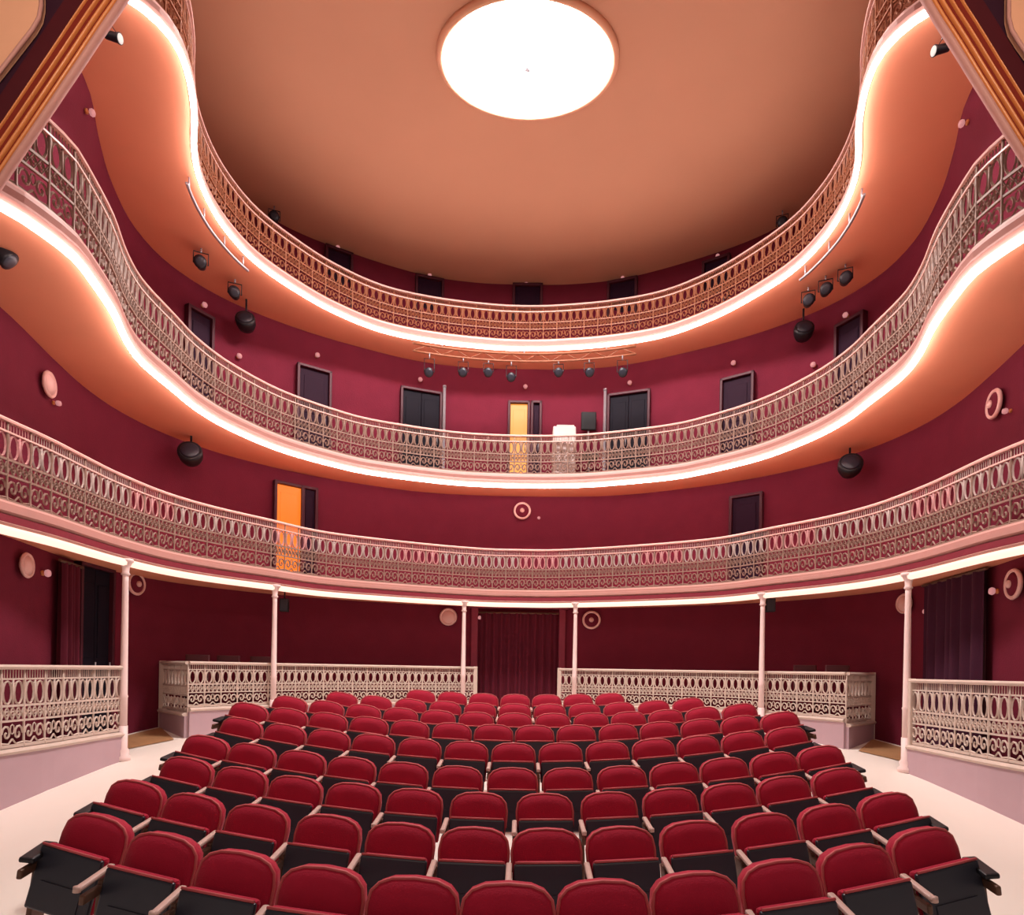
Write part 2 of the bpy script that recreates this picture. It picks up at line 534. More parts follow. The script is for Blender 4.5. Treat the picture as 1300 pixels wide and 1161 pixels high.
def baluster_mesh(name, mt):
    b = MB()
    b.lathe([(.018, 0), (.018, .05), (.013, .07), (.013, .32), (.020, .345), (.013, .37), (.013, .5), (.021, .535), (.014, .56),
             (.013, .70), (.019, .74), (.024, .80), (.016, .85), (.021, .87), (.013, .89), (.013, .99)], 7)
    return b.mesh(name, mt)

PANELS = {k: panel_mesh('iron_panel_' + k, m) for k, m in (('pale', M_IRON), ('gilt', M_GILT), ('white', M_WHITEIRON))}
BALUS = {k: baluster_mesh('baluster_' + k, m) for k, m in (('pale', M_IRON), ('gilt', M_GILT), ('white', M_WHITEIRON))}

OVALS = {k: oval_mesh('oval_pair_' + k, m) for k, m in (('pale', M_IRON), ('gilt', M_GILT), ('white', M_WHITEIRON), ('underlit', M_UNDERLIT), ('underlit_pink', M_UNDERLIT_PINK))}

def iron_run(parent, org, path, z0, z1, kind, count_last=True, bright=False):
    """Panels and balusters along a smooth path between z0 and z1, children of parent (at org)."""
    L = length(path)
    n = max(1, round(L / MODULE))
    pts = resample(path, n)
    h = z1 - z0
    w = L / n / MODULE
    for i in range(n + 1):
        x, y = pts[i]
        if i < n or count_last:
            a = pts[max(i - 1, 0)]; c = pts[min(i + 1, n)]
            o = link('baluster', BALUS[kind], parent, (x - org[0], y - org[1], z0 - org[2]), atan2(c[1] - a[1], c[0] - a[0]))
            o.scale = (1, 1, h)
        if i < n:
            x2, y2 = pts[i + 1]
            o = link('scroll_panel', PANELS[kind], parent, ((x + x2) / 2 - org[0], (y + y2) / 2 - org[1], z0 - org[2]), atan2(y2 - y, x2 - x))
            o.scale = (w, 1, h)
            ov = OVALS[kind]
            if bright:
                ov = OVALS['underlit_pink' if (i // 3) % 3 == 1 else 'underlit']  # ovals of the lowest balcony coloured paler, as lit from beneath
            o = link('arcade_panel', ov, parent, o.location, atan2(y2 - y, x2 - x))
            o.scale = (w, 1, h)

def local(path, org):
    return [(x - org[0], y - org[1]) for x, y in path]

word_lowest = 'lowest balcony'
def balcony_rail(path, z0, z1, kind, label, y_min):
    p = resample(cut(path, y_min=y_min), 130)
    org = (0, 13.7, z0)
    t = thing('balcony_balustrade', label, 'balustrade', org, group='cast iron balcony balustrades')
    lp = local(p, org)
    h = z1 - z0
    MB().sweep(lp, [(-.03, h - .02), (.03, h - .02), (.035, h), (.02, h + .02), (-.02, h + .02), (-.035, h)]).build('top_rail', M_RAIL, t)
    MB().sweep(lp, [(-.02, h - .14), (.02, h - .14), (.02, h - .12), (-.02, h - .12)]).build('frieze_rail', M_RAIL, t)
    MB().sweep(lp, [(-.03, 0), (.03, 0), (.03, .04), (-.03, .04)]).build('bottom_rail', M_RAIL, t)
    iron_run(t, org, p, z0 + .02, z1 - .01, kind, bright=word_lowest in label)
    return t

balcony_rail(B1, Z1 + 0.29, RAIL1, 'pale', 'pale openwork cast iron balustrade of the lowest balcony, just above the columns', 5.3)
balcony_rail(B2, Z2 + 0.24, RAIL2, 'pale', 'pink-brown openwork cast iron balustrade of the middle balcony', 5.4)
balcony_rail(B3, Z3 + 0.18, RAIL3, 'gilt', 'orange-gilt openwork cast iron balustrade of the topmost balcony under the ceiling', 6.2)

def box_parapet(paths, floor_of, top, base_h, label, group='lilac based parapets of the ground floor boxes'):
    """Ground floor parapet: lilac base, moulding, white ironwork, rail.  paths meet at corners."""
    x0, y0 = paths[0][0]
    org = (x0, y0, floor_of(y0))
    t = thing('box_parapet', label, 'parapet', org, group=group)
    for q in paths:
        n = max(2, round(length(q) / 0.2))
        p = resample(q, n)
        zb = min(floor_of(y) for x, y in p) - 0.02
        ztop = top
        zm = max(floor_of(y) for x, y in p) + base_h if base_h > 0 else zb
        lp = local(p, org)
        z = lambda v: v - org[2]
        MB().sweep(lp, [(-.05, z(zb)), (.05, z(zb)), (.05, z(zm)), (-.05, z(zm))]).build('base_panel', M_LILAC, t)
        MB().sweep(lp, [(-.07, z(zm)), (.07, z(zm)), (.085, z(zm + .03)), (.05, z(zm + .06)), (-.05, z(zm + .06)), (-.085, z(zm + .03))]).build('moulding', M_WHITEIRON, t)
        MB().sweep(lp, [(-.04, z(ztop - .03)), (.04, z(ztop - .03)), (.055, z(ztop)), (.03, z(ztop + .025)), (-.03, z(ztop + .025)), (-.055, z(ztop))]).build('top_rail', M_WHITEIRON, t)
        iron_run(t, org, p, zm + .06, ztop - .02, 'white')
    for x, y in (paths[0][0], paths[-1][-1]):
        b = MB().bevel_box((x - org[0], y - org[1], (top + floor_of(y)) / 2 - org[2]), (0.09, 0.09, top - floor_of(y) + 0.06), 0.012)
        b.build('end_post', M_WHITEIRON, t)
    return t

def rake(d): return floor_z(d)
left_near = [p for p in B1 if p[0] < 0 and 5.3 <= p[1] <= 8.95]
right_near = [(-x, y) for x, y in reversed(left_near)]
box_parapet([left_near], rake, EYE - 0.06, 0.35, 'curved white iron parapet with lilac base, in front of the near left box')
box_parapet([right_near], rake, EYE - 0.06, 0.35, 'curved white iron parapet with lilac base, in front of the near right box')
B1in = offset(B1, -0.10)
rear_left = [p for p in B1in if p[0] < -0.92 and p[1] >= 10.15]
corner = rear_left[0]
rear_left_return = [(-6.38, 11.05), corner]
box_parapet([rear_left_return, rear_left], rake, EYE + 0.03, 0.28, 'white iron parapet of the rear box left of the central curtain')
rear_right = [(-x, y) for x, y in reversed(rear_left)]
box_parapet([rear_right, [(-x, y) for x, y in reversed(rear_left_return)]], rake, EYE + 0.03, 0.28, 'white iron parapet of the rear box right of the central curtain')

# raised floors of the boxes
def box_floor(front, z, label):
    pts = list(front)
    b = MB()
    wall = []
    for x, y in pts:
        # straight back to the wall
        best = min(WLr, key=lambda q: abs(atan2(q[0], q[1] - 6) - atan2(x, y - 6)))
        wall.append((best[0] * 0.995, best[1] * 0.998))
    N = len(pts)
    vs = [(x, y, z) for x, y in pts] + [(x, y, z) for x, y in wall] + [(x, y, z - .1) for x, y in pts] + [(x, y, z - .1) for x, y in wall]
    fs = []
    for k in range(N - 1):
        fs += [(k, k + 1, N + k + 1, N + k), (2 * N + k, 3 * N + k, 3 * N + k + 1, 2 * N + k + 1), (k, 2 * N + k, 2 * N + k + 1, k + 1), (N + k, N + k + 1, 3 * N + k + 1, 3 * N + k)]
    b.add(vs, fs)
    tag(b.build('box_floor', M_LEDGE), label, 'floor', kind='structure')
box_floor(offset(resample(left_near, 14), -0.07), 0.90, 'raised floor inside the near left box')
box_floor(offset(resample(right_near, 14), -0.07), 0.90, 'raised floor inside the near right box')
box_floor(offset(resample(rear_left, 14), -0.07), 1.16, 'raised floor inside the rear left box')
box_floor(offset(resample(rear_right, 14), -0.07), 1.16, 'raised floor inside the rear right box')

# ------------------------------------------------------------------ columns
def hit(px, py, path):
    """Where the sight line through a pixel crosses a plan curve: x, y, z, inward angle of the curve there."""
    tx, tz = at_dir(px, py)
    best = None
    for a, b in zip(path, path[1:]):
        fa, fb = a[0] - tx * a[1], b[0] - tx * b[1]
        if fa * fb <= 0 and fa != fb:
            u = fa / (fa - fb)
            x, y = lerp(a[0], b[0], u), lerp(a[1], b[1], u)
            if best is None or y > best[1]:
                best = (x, y, EYE + tz * y, atan2(b[1] - a[1], b[0] - a[0]))
    return best

COLS = offset(B1, 0.03)
for px, where in ((157.5, 'at the end of the near left box parapet'), (347.5, 'in front of the rear left box parapet'), (588, 'left of the central curtain'),
                  (729.5, 'right of the central curtain'), (967, 'in front of the rear right box parapet'), (1151.5, 'at the end of the near right box parapet')):
    x, y, _, _ = hit(px, 850, COLS)
    z0 = floor_z(y)
    H = Z1 + 0.05 - z0
    t = thing('iron_column', 'slender pinkish white iron column %s' % where, 'column', (x, y, z0), group='slender columns under the lowest balcony')
    MB().lathe([(.10, 0), (.10, .06), (.075, .08), (.085, .14), (.06, .18), (.06, .5)], 16).build('base', M_COLUMN, t)
    MB().lathe([(.052, .48), (.052, .9), (.060, .92), (.050, .95), (.040, H - .32), (.040, H - .22)], 16).build('shaft', M_COLUMN, t)
    MB().lathe([(.040, H - .24), (.062, H - .22), (.045, H - .19), (.05, H - .12), (.085, H - .05), (.10, H - .04), (.10, H)], 16).build('capital', M_COLUMN, t)

# ------------------------------------------------------------------ theatre seats
def back_outline(n=9):
    """Rounded pad seen from the front: x, z from lower left, clockwise."""
    pts = [(-0.222, 0.46), (-0.232, 0.60), (-0.236, 0.72)]
    for k in range(n):
        w = pi - pi * k / (n - 1)
        pts.append((0.235 * math.copysign(abs(cos(w)) ** 0.72, cos(w)), 0.735 + 0.140 * sin(w) ** 0.80))
    pts += [(0.236, 0.72), (0.232, 0.60), (0.222, 0.46)]
    return pts

def tilt(z):
    return 0.12 + (z - 0.46) * 0.20

def make_seat_meshes():
    out = back_outline()
    cx, cz = 0.0, 0.68
    b = MB()
    n = len(out)
    vs = []
    for s, dy in ((1.0, 0.05), (1.0, 0.0), (0.93, -0.028), (0.6, -0.042)):
        for x, z in out:
            zz = cz + (z - cz) * s
            vs.append((x * s, tilt(zz) + dy, zz))
    fs = []
    for i in range(3):
        fs += [(i * n + k, i * n + (k + 1) % n, (i + 1) * n + (k + 1) % n, (i + 1) * n + k) for k in range(n)]
    fs.append(tuple(3 * n + k for k in range(n)))
    fs.append(tuple(reversed(range(n))))
    b.add(vs, fs, True)
    back = b.mesh('backrest', M_VELVET)
    b = MB()
    b.tube([(x, tilt(z) - 0.008, z) for x, z in out[1:-1]], 0.0095, 5)
    pipe = b.mesh('piping', M_PIPING)
    b = MB()
    R = Matrix.Rotation(radians(-9), 3, 'X')
    b.bevel_box((0, 0.04, 0.525), (0.44, 0.06, 0.35), 0.025, R)
    cushion = b.mesh('seat_cushion', M_VELVET)
    b = MB()
    b.bevel_box((0, 0.0, 0.505), (0.448, 0.035, 0.38), 0.014, R)
    b.box((0, -0.03, 0.43), (0.30, 0.012, 0.14), R)
    shell = b.mesh('seat_shell', M_NAVY)
    b = MB()
    b.tube([(-0.215, 0.02, 0.702), (0.215, 0.02, 0.702)], 0.009, 5)
    edge = b.mesh('seat_edge', M_PIPING)
    b = MB()
    R2 = Matrix.Rotation(radians(4), 3, 'X')
    b.bevel_box((0, -0.11, 0.655), (0.040, 0.32, 0.03), 0.012, R2)
    b.lathe([(0.020, -0.012), (0.020, 0.018)], 10, Matrix.Translation((0, -0.265, 0.644)))
    arm = b.mesh('armrest', M_ARM)
    b = MB()
    b.bevel_box((0, -0.04, 0.640), (0.085, 0.26, 0.035), 0.012, R2)
    armend = b.mesh('end_armrest', M_BLACK)
    b = MB()
    b.bevel_box((0, 0.02, 0.35), (0.032, 0.16, 0.54), 0.01)
    b.bevel_box((0, -0.12, 0.565), (0.03, 0.20, 0.06), 0.01)
    b.tube([(0, -0.03, 0.14), (0, -0.10, 0.03)], 0.018, 6)
    b.tube([(0, 0.07, 0.14), (0, 0.16, 0.03)], 0.018, 6)
    b.bevel_box((0, 0.03, 0.015), (0.05, 0.36, 0.03), 0.01)
    side = b.mesh('side_frame', M_BRONZE)
    return back, pipe, cushion, shell, edge, arm, armend, side
BACK, PIPE, CUSH, SHELL, EDGE, ARM, ARMEND, SIDE = make_seat_meshes()

def seat(x, y, z, yaw, label, group, first, last):
    t = thing('theatre_seat', label, 'seat', (x, y, z), yaw, group)
    t.rotation_euler = (0, floor_roll(x), yaw)
    bk = link('backrest', BACK, t)
    link('piping', PIPE, bk)
    link('seat_cushion', CUSH, t)
    link('seat_edge', EDGE, t)
    link('seat_shell', SHELL, t)
    for s in ((-1, 1) if last else (-1,)):
        end = first and s < 0 or last and s > 0
        turn = -yaw * (1.8 if end else 1.3)
        link('end_armrest' if end else 'armrest', ARMEND if end else ARM, t, (s * 0.256, 0.06, 0), turn)
        link('side_frame', SIDE, t, (s * 0.256, 0.06, 0), turn)

# plan of each row, half from the axis outwards: (x, distance)
ROWS = [
    [(0.0, 3.06), (0.50, 3.11), (1.01, 3.22), (1.54, 3.39), (2.08, 3.61), (2.64, 3.86)],
    [(0.25, 4.14), (0.77, 4.19), (1.31, 4.31), (1.87, 4.45), (2.42, 4.61), (2.96, 4.78)],
    [(0.28, 5.13), (0.83, 5.17), (1.37, 5.24), (1.90, 5.32), (2.42, 5.42), (2.95, 5.52)],
    [(0.0, 5.84), (0.53, 5.85), (1.06, 5.89), (1.58, 5.95), (2.09, 6.02), (2.61, 6.09), (3.11, 6.17)],
    [(0.0, 6.68), (0.52, 6.70), (1.04, 6.74), (1.56, 6.79), (2.07, 6.83), (2.58, 6.88), (3.09, 6.93)],
    [(0.25, 7.47), (0.76, 7.48), (1.28, 7.50), (1.79, 7.53), (2.30, 7.56), (2.80, 7.58), (3.30, 7.60)],
    [(0.0, 8.30), (0.52, 8.30), (1.04, 8.31), (1.55, 8.32), (2.06, 8.34), (2.57, 8.36), (3.08, 8.38)],
    [(0.0, 9.12), (0.52, 9.12), (1.04, 9.13), (1.56, 9.14), (2.08, 9.16), (2.60, 9.18)],
    [(0.0, 9.90), (0.51, 9.90), (1.02, 9.91), (1.53, 9.92)],
]
ORD = ['first', 'second', 'third', 'fourth', 'fifth', 'sixth', 'seventh', 'eighth', 'ninth', 'tenth', 'eleventh', 'twelfth', 'thirteenth', 'fourteenth']
ROWNAME = ['front row', 'second row', 'third row', 'fourth row', 'fifth row', 'sixth row', 'seventh row', 'next-to-last row', 'last row at the back']
for r, half in enumerate(ROWS):
    pts = [(-x, y) for x, y in reversed(half) if x > 0] + list(half)
    n = len(pts)
    for i, (x, y) in enumerate(pts):
        a, c = pts[max(i - 1, 0)], pts[min(i + 1, n - 1)]
        tan = atan2(c[1] - a[1], c[0] - a[0])
        if i == 0:
            lab = 'red plush tip-up seat at the left end of the %s' % ROWNAME[r]
        elif i == n - 1:
            lab = 'red plush tip-up seat at the right end of the %s' % ROWNAME[r]
        else:
            lab = 'red plush tip-up seat, %s from the left in the %s' % (ORD[i], ROWNAME[r])
        seat(x * 1.045 - 0.03, y - 0.14, floor_z(y - 0.14, x), tan * 0.5, lab, 'seats in the %s' % ROWNAME[r], i == 0, i == n - 1)

# ------------------------------------------------------------------ doors, curtains, lamps on the walls
def wall_curve(z):
    if z <= Z2 + 0.05:
        return WLr
    if z <= Z3:
        t = (z - Z2) / (Z3 - Z2)
        return [(lerp(a[0], b[0], t), lerp(a[1], b[1], t)) for a, b in zip(WLr, WUr)]
    t = min(1, (z - Z3) / (CEIL - Z3))
    return [(lerp(a[0], b[0], t), lerp(a[1], b[1], t)) for a, b in zip(WUr, WTr)]

def on_wall(px, py):
    z = 8.0
    for _ in range(12):
        h = hit(px, py, wall_curve(z))
        z = 0.5 * (z + h[2])
    x, y, z, ang = h
    return x, y, z, ang

DOORN = [0]
def door(px0, px1, ptop, z_floor, mt, label, leaves=1, lit=None):
    pm = (px0 + px1) / 2
    x, y, ztop, ang = on_wall(pm, ptop)
    x0, y0, _, _ = on_wall(px0, ptop)
    x1, y1, _, _ = on_wall(px1, ptop)
    w = hypot(x1 - x0, y1 - y0)
    h = ztop - z_floor
    DOORN[0] += 1
    d = 0.07
    nx, ny = sin(ang), -cos(ang)
    t = thing('door_%d' % DOORN[0], label, 'door', (x + nx * d, y + ny * d, z_floor), ang, kind='structure')
    f = MB()
    for s in (-1, 1):
        f.bevel_box((s * (w / 2 - 0.03), 0, h / 2), (0.06, 0.14, h), 0.01)
    f.bevel_box((0, 0, h - 0.03), (w, 0.14, 0.06), 0.01)
    f.build('door_frame', M_FRAME, t)
    lw = (w - 0.12) / leaves
    for k in range(leaves):
        cx = -w / 2 + 0.06 + lw * (k + 0.5)
        b = MB()
        b.bevel_box((cx, 0.02, (h - 0.06) / 2), (lw - 0.008, 0.05, h - 0.07), 0.006)
        for z0, z1 in ((0.12, 0.42), (0.5, 0.92)):
            b.bevel_box((cx, -0.008, h * (z0 + z1) / 2), (lw * 0.7, 0.02, h * (z1 - z0) * 0.9), 0.008)
        lf = b.build('door_leaf', lit or mt, t)
        MB().tube([(cx + lw * 0.38, -0.05, h * 0.42), (cx + lw * 0.38, -0.05, h * 0.5)], 0.012, 6).build('door_handle', M_STEEL, lf)
    return t

F1, F2, F3 = Z1 + 0.29, Z2 + 0.24, Z3 + 0.18
door(381, 402, 619, F1, M_DOOR, 'narrow dark door just right of the glowing orange door')
door(346, 385, 614, F1, None, 'glowing orange door at the back of the lowest balcony', lit=M_ORANGEGLOW)
door(928, 970, 628, F1, M_DOOR, 'dark door at the back of the lowest balcony, right of centre')
door(234, 268, 396, F2, M_DOOR, 'dark door at the far left of the middle balcony, under the pair of spotlights')
door(376, 420, 468, F2, M_DOOR, 'dark door of the middle balcony left of the double door with the grey pole')
door(508, 561, 496, F2, M_DOORTEAL, 'wide dark double door of the middle balcony, left of the amber glowing door', 2)
door(645, 673, 511, F2, None, 'small amber glowing door in the centre of the middle balcony', lit=M_AMBER)
door(674, 688, 511, F2, M_DOOR, 'narrow dark door beside the amber glowing door')
door(772, 826, 499, F2, M_DOORTEAL, 'wide dark double door of the middle balcony, right of the white box', 2)
door(916, 959, 478, F2, M_DOOR, 'dark door of the middle balcony right of the wide double doors')
door(1064, 1102, 405, F2, M_DOOR, 'dark door at the far right of the middle balcony, beside the hanging speaker')
for a, b_, tp, w in ((412, 447, 319, 'second from the left'), (527, 563, 354, 'left of the central one'), (651, 689, 363, 'in the centre'), (772, 810, 357, 'right of the central one'), (893, 928, 330, 'second from the right')):
    door(a, b_, tp, F3, M_DOOR, 'dark low door at the back of the topmost balcony, %s' % w)

def lamp(px, py, label, group, r=0.06, style='dot'):
    if style == 'dot':
        r *= 0.75
    x, y, z, ang = on_wall(px, py)
    nx, ny = sin(ang), -cos(ang)
    t = thing('wall_sconce', label, 'wall lamp', (x + nx * 0.005, y + ny * 0.005, z), ang, group)
    Rm = Matrix.Rotation(radians(90), 4, 'X')           # local z of the lathe towards the hall (-y)
    if style == 'dot':
        MB().lathe([(r * 0.7, -0.01), (r * 0.7, 0.015), (r * 0.3, 0.02), (r * 0.3, 0.04)], 12, Rm).build('wall_plate', M_GOLD, t)
        MB().lathe([(r * .3, .03), (r * .8, .04), (r, .065), (r * .8, .09), (r * .2, .10)], 12, Rm).build('glass_globe', M_DOT, t)
    else:
        MB().lathe([(r * .45, -0.01), (r * .45, 0.03), (r * 0.2, 0.05), (r * 0.2, 0.08)], 14, Rm).build('wall_plate', M_FRAME if style == 'ring' else M_OPAL, t)
        MB().tube([(r * cos(2 * pi * k / 24), -0.06, r * sin(2 * pi * k / 24)) for k in range(24)], r * 0.16, 6, closed=True).build('outer_ring', M_OPAL, t)
        m = M_OPAL if style == 'disc' else M_WALL
        MB().lathe([(r * .2, .03), (r * .92, .045), (r * .88, .07), (r * .5, .10), (r * .1, .11)], 20, Rm).build('glass_bowl', m, t)
        if style == 'ring':
            MB().lathe([(r * .3, .09), (r * .3, .12), (r * .1, .14)], 12, Rm).build('bulb_cap', M_OPAL, t)
    return t

G0, G1, G2, G3 = 'round lamps on the ground floor wall', 'round lamps on the wall of the lowest balcony', 'small lamps above the doors of the middle balcony', 'small lamps above the doors of the topmost balcony'
lamp(27, 717, 'pale round wall lamp at the left, beside the open dark doorway', G0, .14, 'disc')
lamp(169, 741, 'ring shaped wall lamp next to the column of the near left box', G0, .17, 'ring')
lamp(569, 783, 'pale disc wall lamp left of the central curtain', G0, .18, 'disc')
lamp(751, 787, 'ring shaped wall lamp right of the central curtain', G0, .19, 'ring')
lamp(1152, 766, 'pink disc wall lamp behind the top of the near right column', G0, .15, 'disc')
lamp(1294, 741, 'ring shaped wall lamp at the right, beyond the dark curtained doorway', G0, .17, 'ring')
lamp(56, 487, 'white oval wall lamp at the left of the lowest balcony', G1, .15, 'disc')
lamp(663, 649, 'ring shaped wall lamp in the centre of the lowest balcony', G1, .18, 'ring')
lamp(1269, 512, 'ring shaped wall lamp at the right of the lowest balcony', G1, .17, 'ring')
G4 = 'small bulbs beside the round lamps'
lamp(67, 511, 'tiny bulb just under the white oval wall lamp', G4, .05)
lamp(684, 658, 'tiny bulb right of the central ring lamp', G4, .05)
lamp(1284, 521, 'tiny bulb right of the ring lamp at the right of the lowest balcony', G4, .05)
lamp(53, 727, 'small bulb right of the pale round lamp at the left', G4, .07)
lamp(609, 784, 'small bulb right of the column left of the central curtain', G4, .06)
lamp(1180, 776, 'small bulb between the near right column and the dark curtain', G4, .06)
lamp(1267, 750, 'small bulb right of the dark curtained doorway', G4, .07)
for px, py, w in ((257, 388, 'above the far left dark door'), (302, 453, 'between the two leftmost dark doors'), (402, 452, 'above the second dark door from the left'), (533, 483, 'above the wide double door left of centre'), (667, 492, 'above the amber glowing door'),
                  (800, 487, 'above the wide double door right of centre'), (932, 462, 'above the second dark door from the right'), (1034, 464, 'between the two rightmost dark doors'), (1076, 401, 'above the far right dark door')):
    lamp(px, py, 'small pink wall lamp of the middle balcony %s' % w, G2, .07)
for px, py, w in ((428, 316, 'leftmost of the five'), (545, 351, 'second from the left'), (668, 362, 'in the centre'), (791, 355, 'second from the right'), (912, 327, 'rightmost of the five')):
    lamp(px, py, 'small glowing lamp over a door of the topmost balcony, %s' % w, G3, .06)
lamp(109, 141, 'tiny pink lamp near the arch at the upper left', G2, .06)
lamp(1229, 155, 'tiny pink lamp near the arch at the upper right', G2, .06)

def curtain(px0, px1, ptop, zf, mt, label, d=0.12, amp=0.045, folds=9, rail=True):
    x0, y0, zt, _ = on_wall(px0, ptop)
    x1, y1, zt2, _ = on_wall(px1, ptop)
    zt = (zt + zt2) / 2
    ang = atan2(y1 - y0, x1 - x0)
    nx, ny = sin(ang), -cos(ang)
    w = hypot(x1 - x0, y1 - y0)
    cx, cy = (x0 + x1) / 2 + nx * d, (y0 + y1) / 2 + ny * d
    t = thing('velvet_curtain', label, 'curtain', (cx, cy, zf), ang)
    h = zt - zf
    per = 8
    for half in (-1, 1):
        b = MB()
        n = max(1, folds // 2) * per
        vs = []
        for k in range(n + 1):
            u = k / n
            xx = half * w / 2 * (1 - u)
            a = amp * sin(2 * pi * k / per)
            vs += [(xx, a * 1.2, 0.01), (xx, a, h * 0.6), (xx, a * 0.7, h)]
        fs = []
        for k in range(n):
            for j in range(2):
                fs.append((k * 3 + j, k * 3 + 3 + j, k * 3 + 4 + j, k * 3 + 1 + j))
        b.add(vs, fs, True)
        m = len(vs)
        b.add([(p[0], p[1] + 0.02, p[2]) for p in vs], fs, True)
        b.build('curtain_panel', mt, t)
    MB().tube([(-w / 2 - 0.06, 0, h + 0.01), (w / 2 + 0.06, 0, h + 0.01)], 0.022, 8).build('curtain_rod', M_BRONZE, t)
    return t

curtain(611, 706, 779, floor_z(14.5), M_CURTAIN, 'pleated wine red velvet curtain in the central doorway at the back', folds=10)
curtain(1184, 1262, 734, floor_z(9), M_CURTAIN_D, 'dark plum curtain in the doorway of the near right box', folds=7)
door(93, 137, 717, floor_z(8), M_DOORTEAL, 'dark teal doorway in the near left box', 2)
curtain(66, 91, 716, floor_z(8), M_CURTAIN, 'narrow drawn wine red curtain beside the dark teal doorway', folds=4)
# red surround of the central doorway
xa_, ya_, zt_, _ = on_wall(603, 772)
xb_, yb_, _, _ = on_wall(714, 772)
DOORN[0] += 1
zf_ = floor_z(14.5)
ang_ = atan2(yb_ - ya_, xb_ - xa_)
t = thing('door_%d' % DOORN[0], 'dull red surround of the central curtained doorway', 'doorway', ((xa_ + xb_) / 2, (ya_ + yb_) / 2 - 0.03, zf_), ang_, kind='structure')
w_ = hypot(xb_ - xa_, yb_ - ya_)
for sx in (-1, 1):
    MB().bevel_box((sx * w_ / 2, 0, (zt_ - zf_) / 2), (0.16, 0.10, zt_ - zf_), 0.015).build('door_jamb', M_SURROUND, t)
MB().bevel_box((0, 0, zt_ - zf_ + 0.06), (w_ + 0.3, 0.12, 0.12), 0.015).build('door_lintel', M_SURROUND, t)

# ------------------------------------------------------------------ stage lamps and loudspeakers
def aim(direction):
    return Vector(direction).normalized().to_track_quat('-Z', 'Y').to_matrix().to_4x4()

def spotlight(loc, direction, label, group, s=1.0, lit=False, drop=0.18):
    """Lantern on a yoke hanging under a clamp; loc is the lantern's middle."""
    t = thing('spotlight', label, 'spotlight', loc, 0, group)
    A = aim(direction)
    b = MB().lathe([(.05 * s, .16 * s), (.075 * s, .13 * s), (.08 * s, .02 * s), (.085 * s, -.10 * s), (.10 * s, -.16 * s), (.10 * s, -.18 * s)], 14, A)
    b.build('lamp_housing', M_BLACK, t)
    MB().lathe([(.085 * s, -.175 * s), (.085 * s, -.186 * s), (.05 * s, -.195 * s)], 14, A).build('lens', M_LENS if lit else M_NAVY, t)
    side = A.to_3x3() @ Vector((1, 0, 0))
    side.z = 0
    side.normalize()
    side *= 0.11 * s
    MB().tube([side * 0.85, side, side + Vector((0, 0, drop * 0.7)), -side + Vector((0, 0, drop * 0.7)), -side, -side * 0.85], 0.010 * s, 5).build('yoke', M_BLACK, t)
    MB().tube([(0, 0, drop * 0.7), (0, 0, drop)], 0.014 * s, 6).build('hook_clamp', M_STEEL, t)
    return t

def at_depth(px, py, d):
    tx, tz = at_dir(px, py)
    return (tx * d, d, EYE + tz * d)

# lighting bar under the topmost balcony, centre
za = at_depth(660, 449, 13.2)[2]
t = thing('lighting_bar', 'pale lighting bar hanging under the centre of the topmost balcony', 'lighting bar', (0, 13.2, za))
xa, xb = at_depth(528, 449, 13.2)[0], at_depth(803, 449, 13.2)[0]
def bow(x): return 0.0 - 0.07 * x * x
xs = [lerp(xa, xb, k / 16) for k in range(17)]
MB().tube([(x, bow(x), 0) for x in xs], 0.025, 8).build('upper_pipe', M_GILT, t)
MB().tube([(x, bow(x), -0.16) for x in xs], 0.020, 8).build('lower_pipe', M_GILT, t)
b = MB()
for k in range(16):
    z0, z1 = (0, -0.16) if k % 2 else (-0.16, 0)
    b.tube([(xs[k], bow(xs[k]), z0), (xs[k + 1], bow(xs[k + 1]), z1)], 0.010, 4)
tag(b.build('bar_lacing', M_GILT, t), kind=None)
b = MB()
for k in (2, 8, 14):
    b.tube([(xs[k], bow(xs[k]), 0), (xs[k], bow(xs[k]) + 0.3, 0.28)], 0.014, 5)
b.build('hanger', M_STEEL, t)
SP = 'spotlights on the central lighting bar'
for px, w in ((545, 'first from the left'), (588, 'second from the left'), (620, 'third from the left'), (649, 'fourth from the left, lowest hung'), (709, 'third from the right'), (748, 'second from the right'), (790, 'first from the right')):
    tx, tz = at_dir(px, 472 if px != 649 else 478)
    d = 13.2 - 0.07 * (tx * 13.2) ** 2
    spotlight((tx * d, d, EYE + tz * d), (-tx * .5, -1, -0.55), 'small black spotlight on the central lighting bar, %s' % w, SP, 0.95, drop=za - 0.16 - (EYE + tz * d))

# side lighting pipes below the topmost balcony edge
for s, w in ((-1, 'left'), (1, 'right')):
    pth = [p for p in offset(B3, -0.12) if p[0] * s > 0 and 8.95 <= p[1] <= 11.0]
    pth = resample(pth, 16)
    o0 = pth[8]
    t = thing('lighting_bar', 'curved pipe lighting bar under the topmost balcony edge, %s side of the hall' % w, 'lighting bar', (o0[0], o0[1], Z3))
    MB().tube([(x - o0[0], y - o0[1], -0.13) for x, y in pth], 0.022, 8).build('pipe', M_STEEL, t)
    b = MB()
    for k in (1, 6, 11, 15):
        x, y = pth[k]
        b.tube([(x - o0[0], y - o0[1], -0.13), (x - o0[0], y - o0[1], 0.06)], 0.014, 6)
    b.build('hanger', M_STEEL, t)

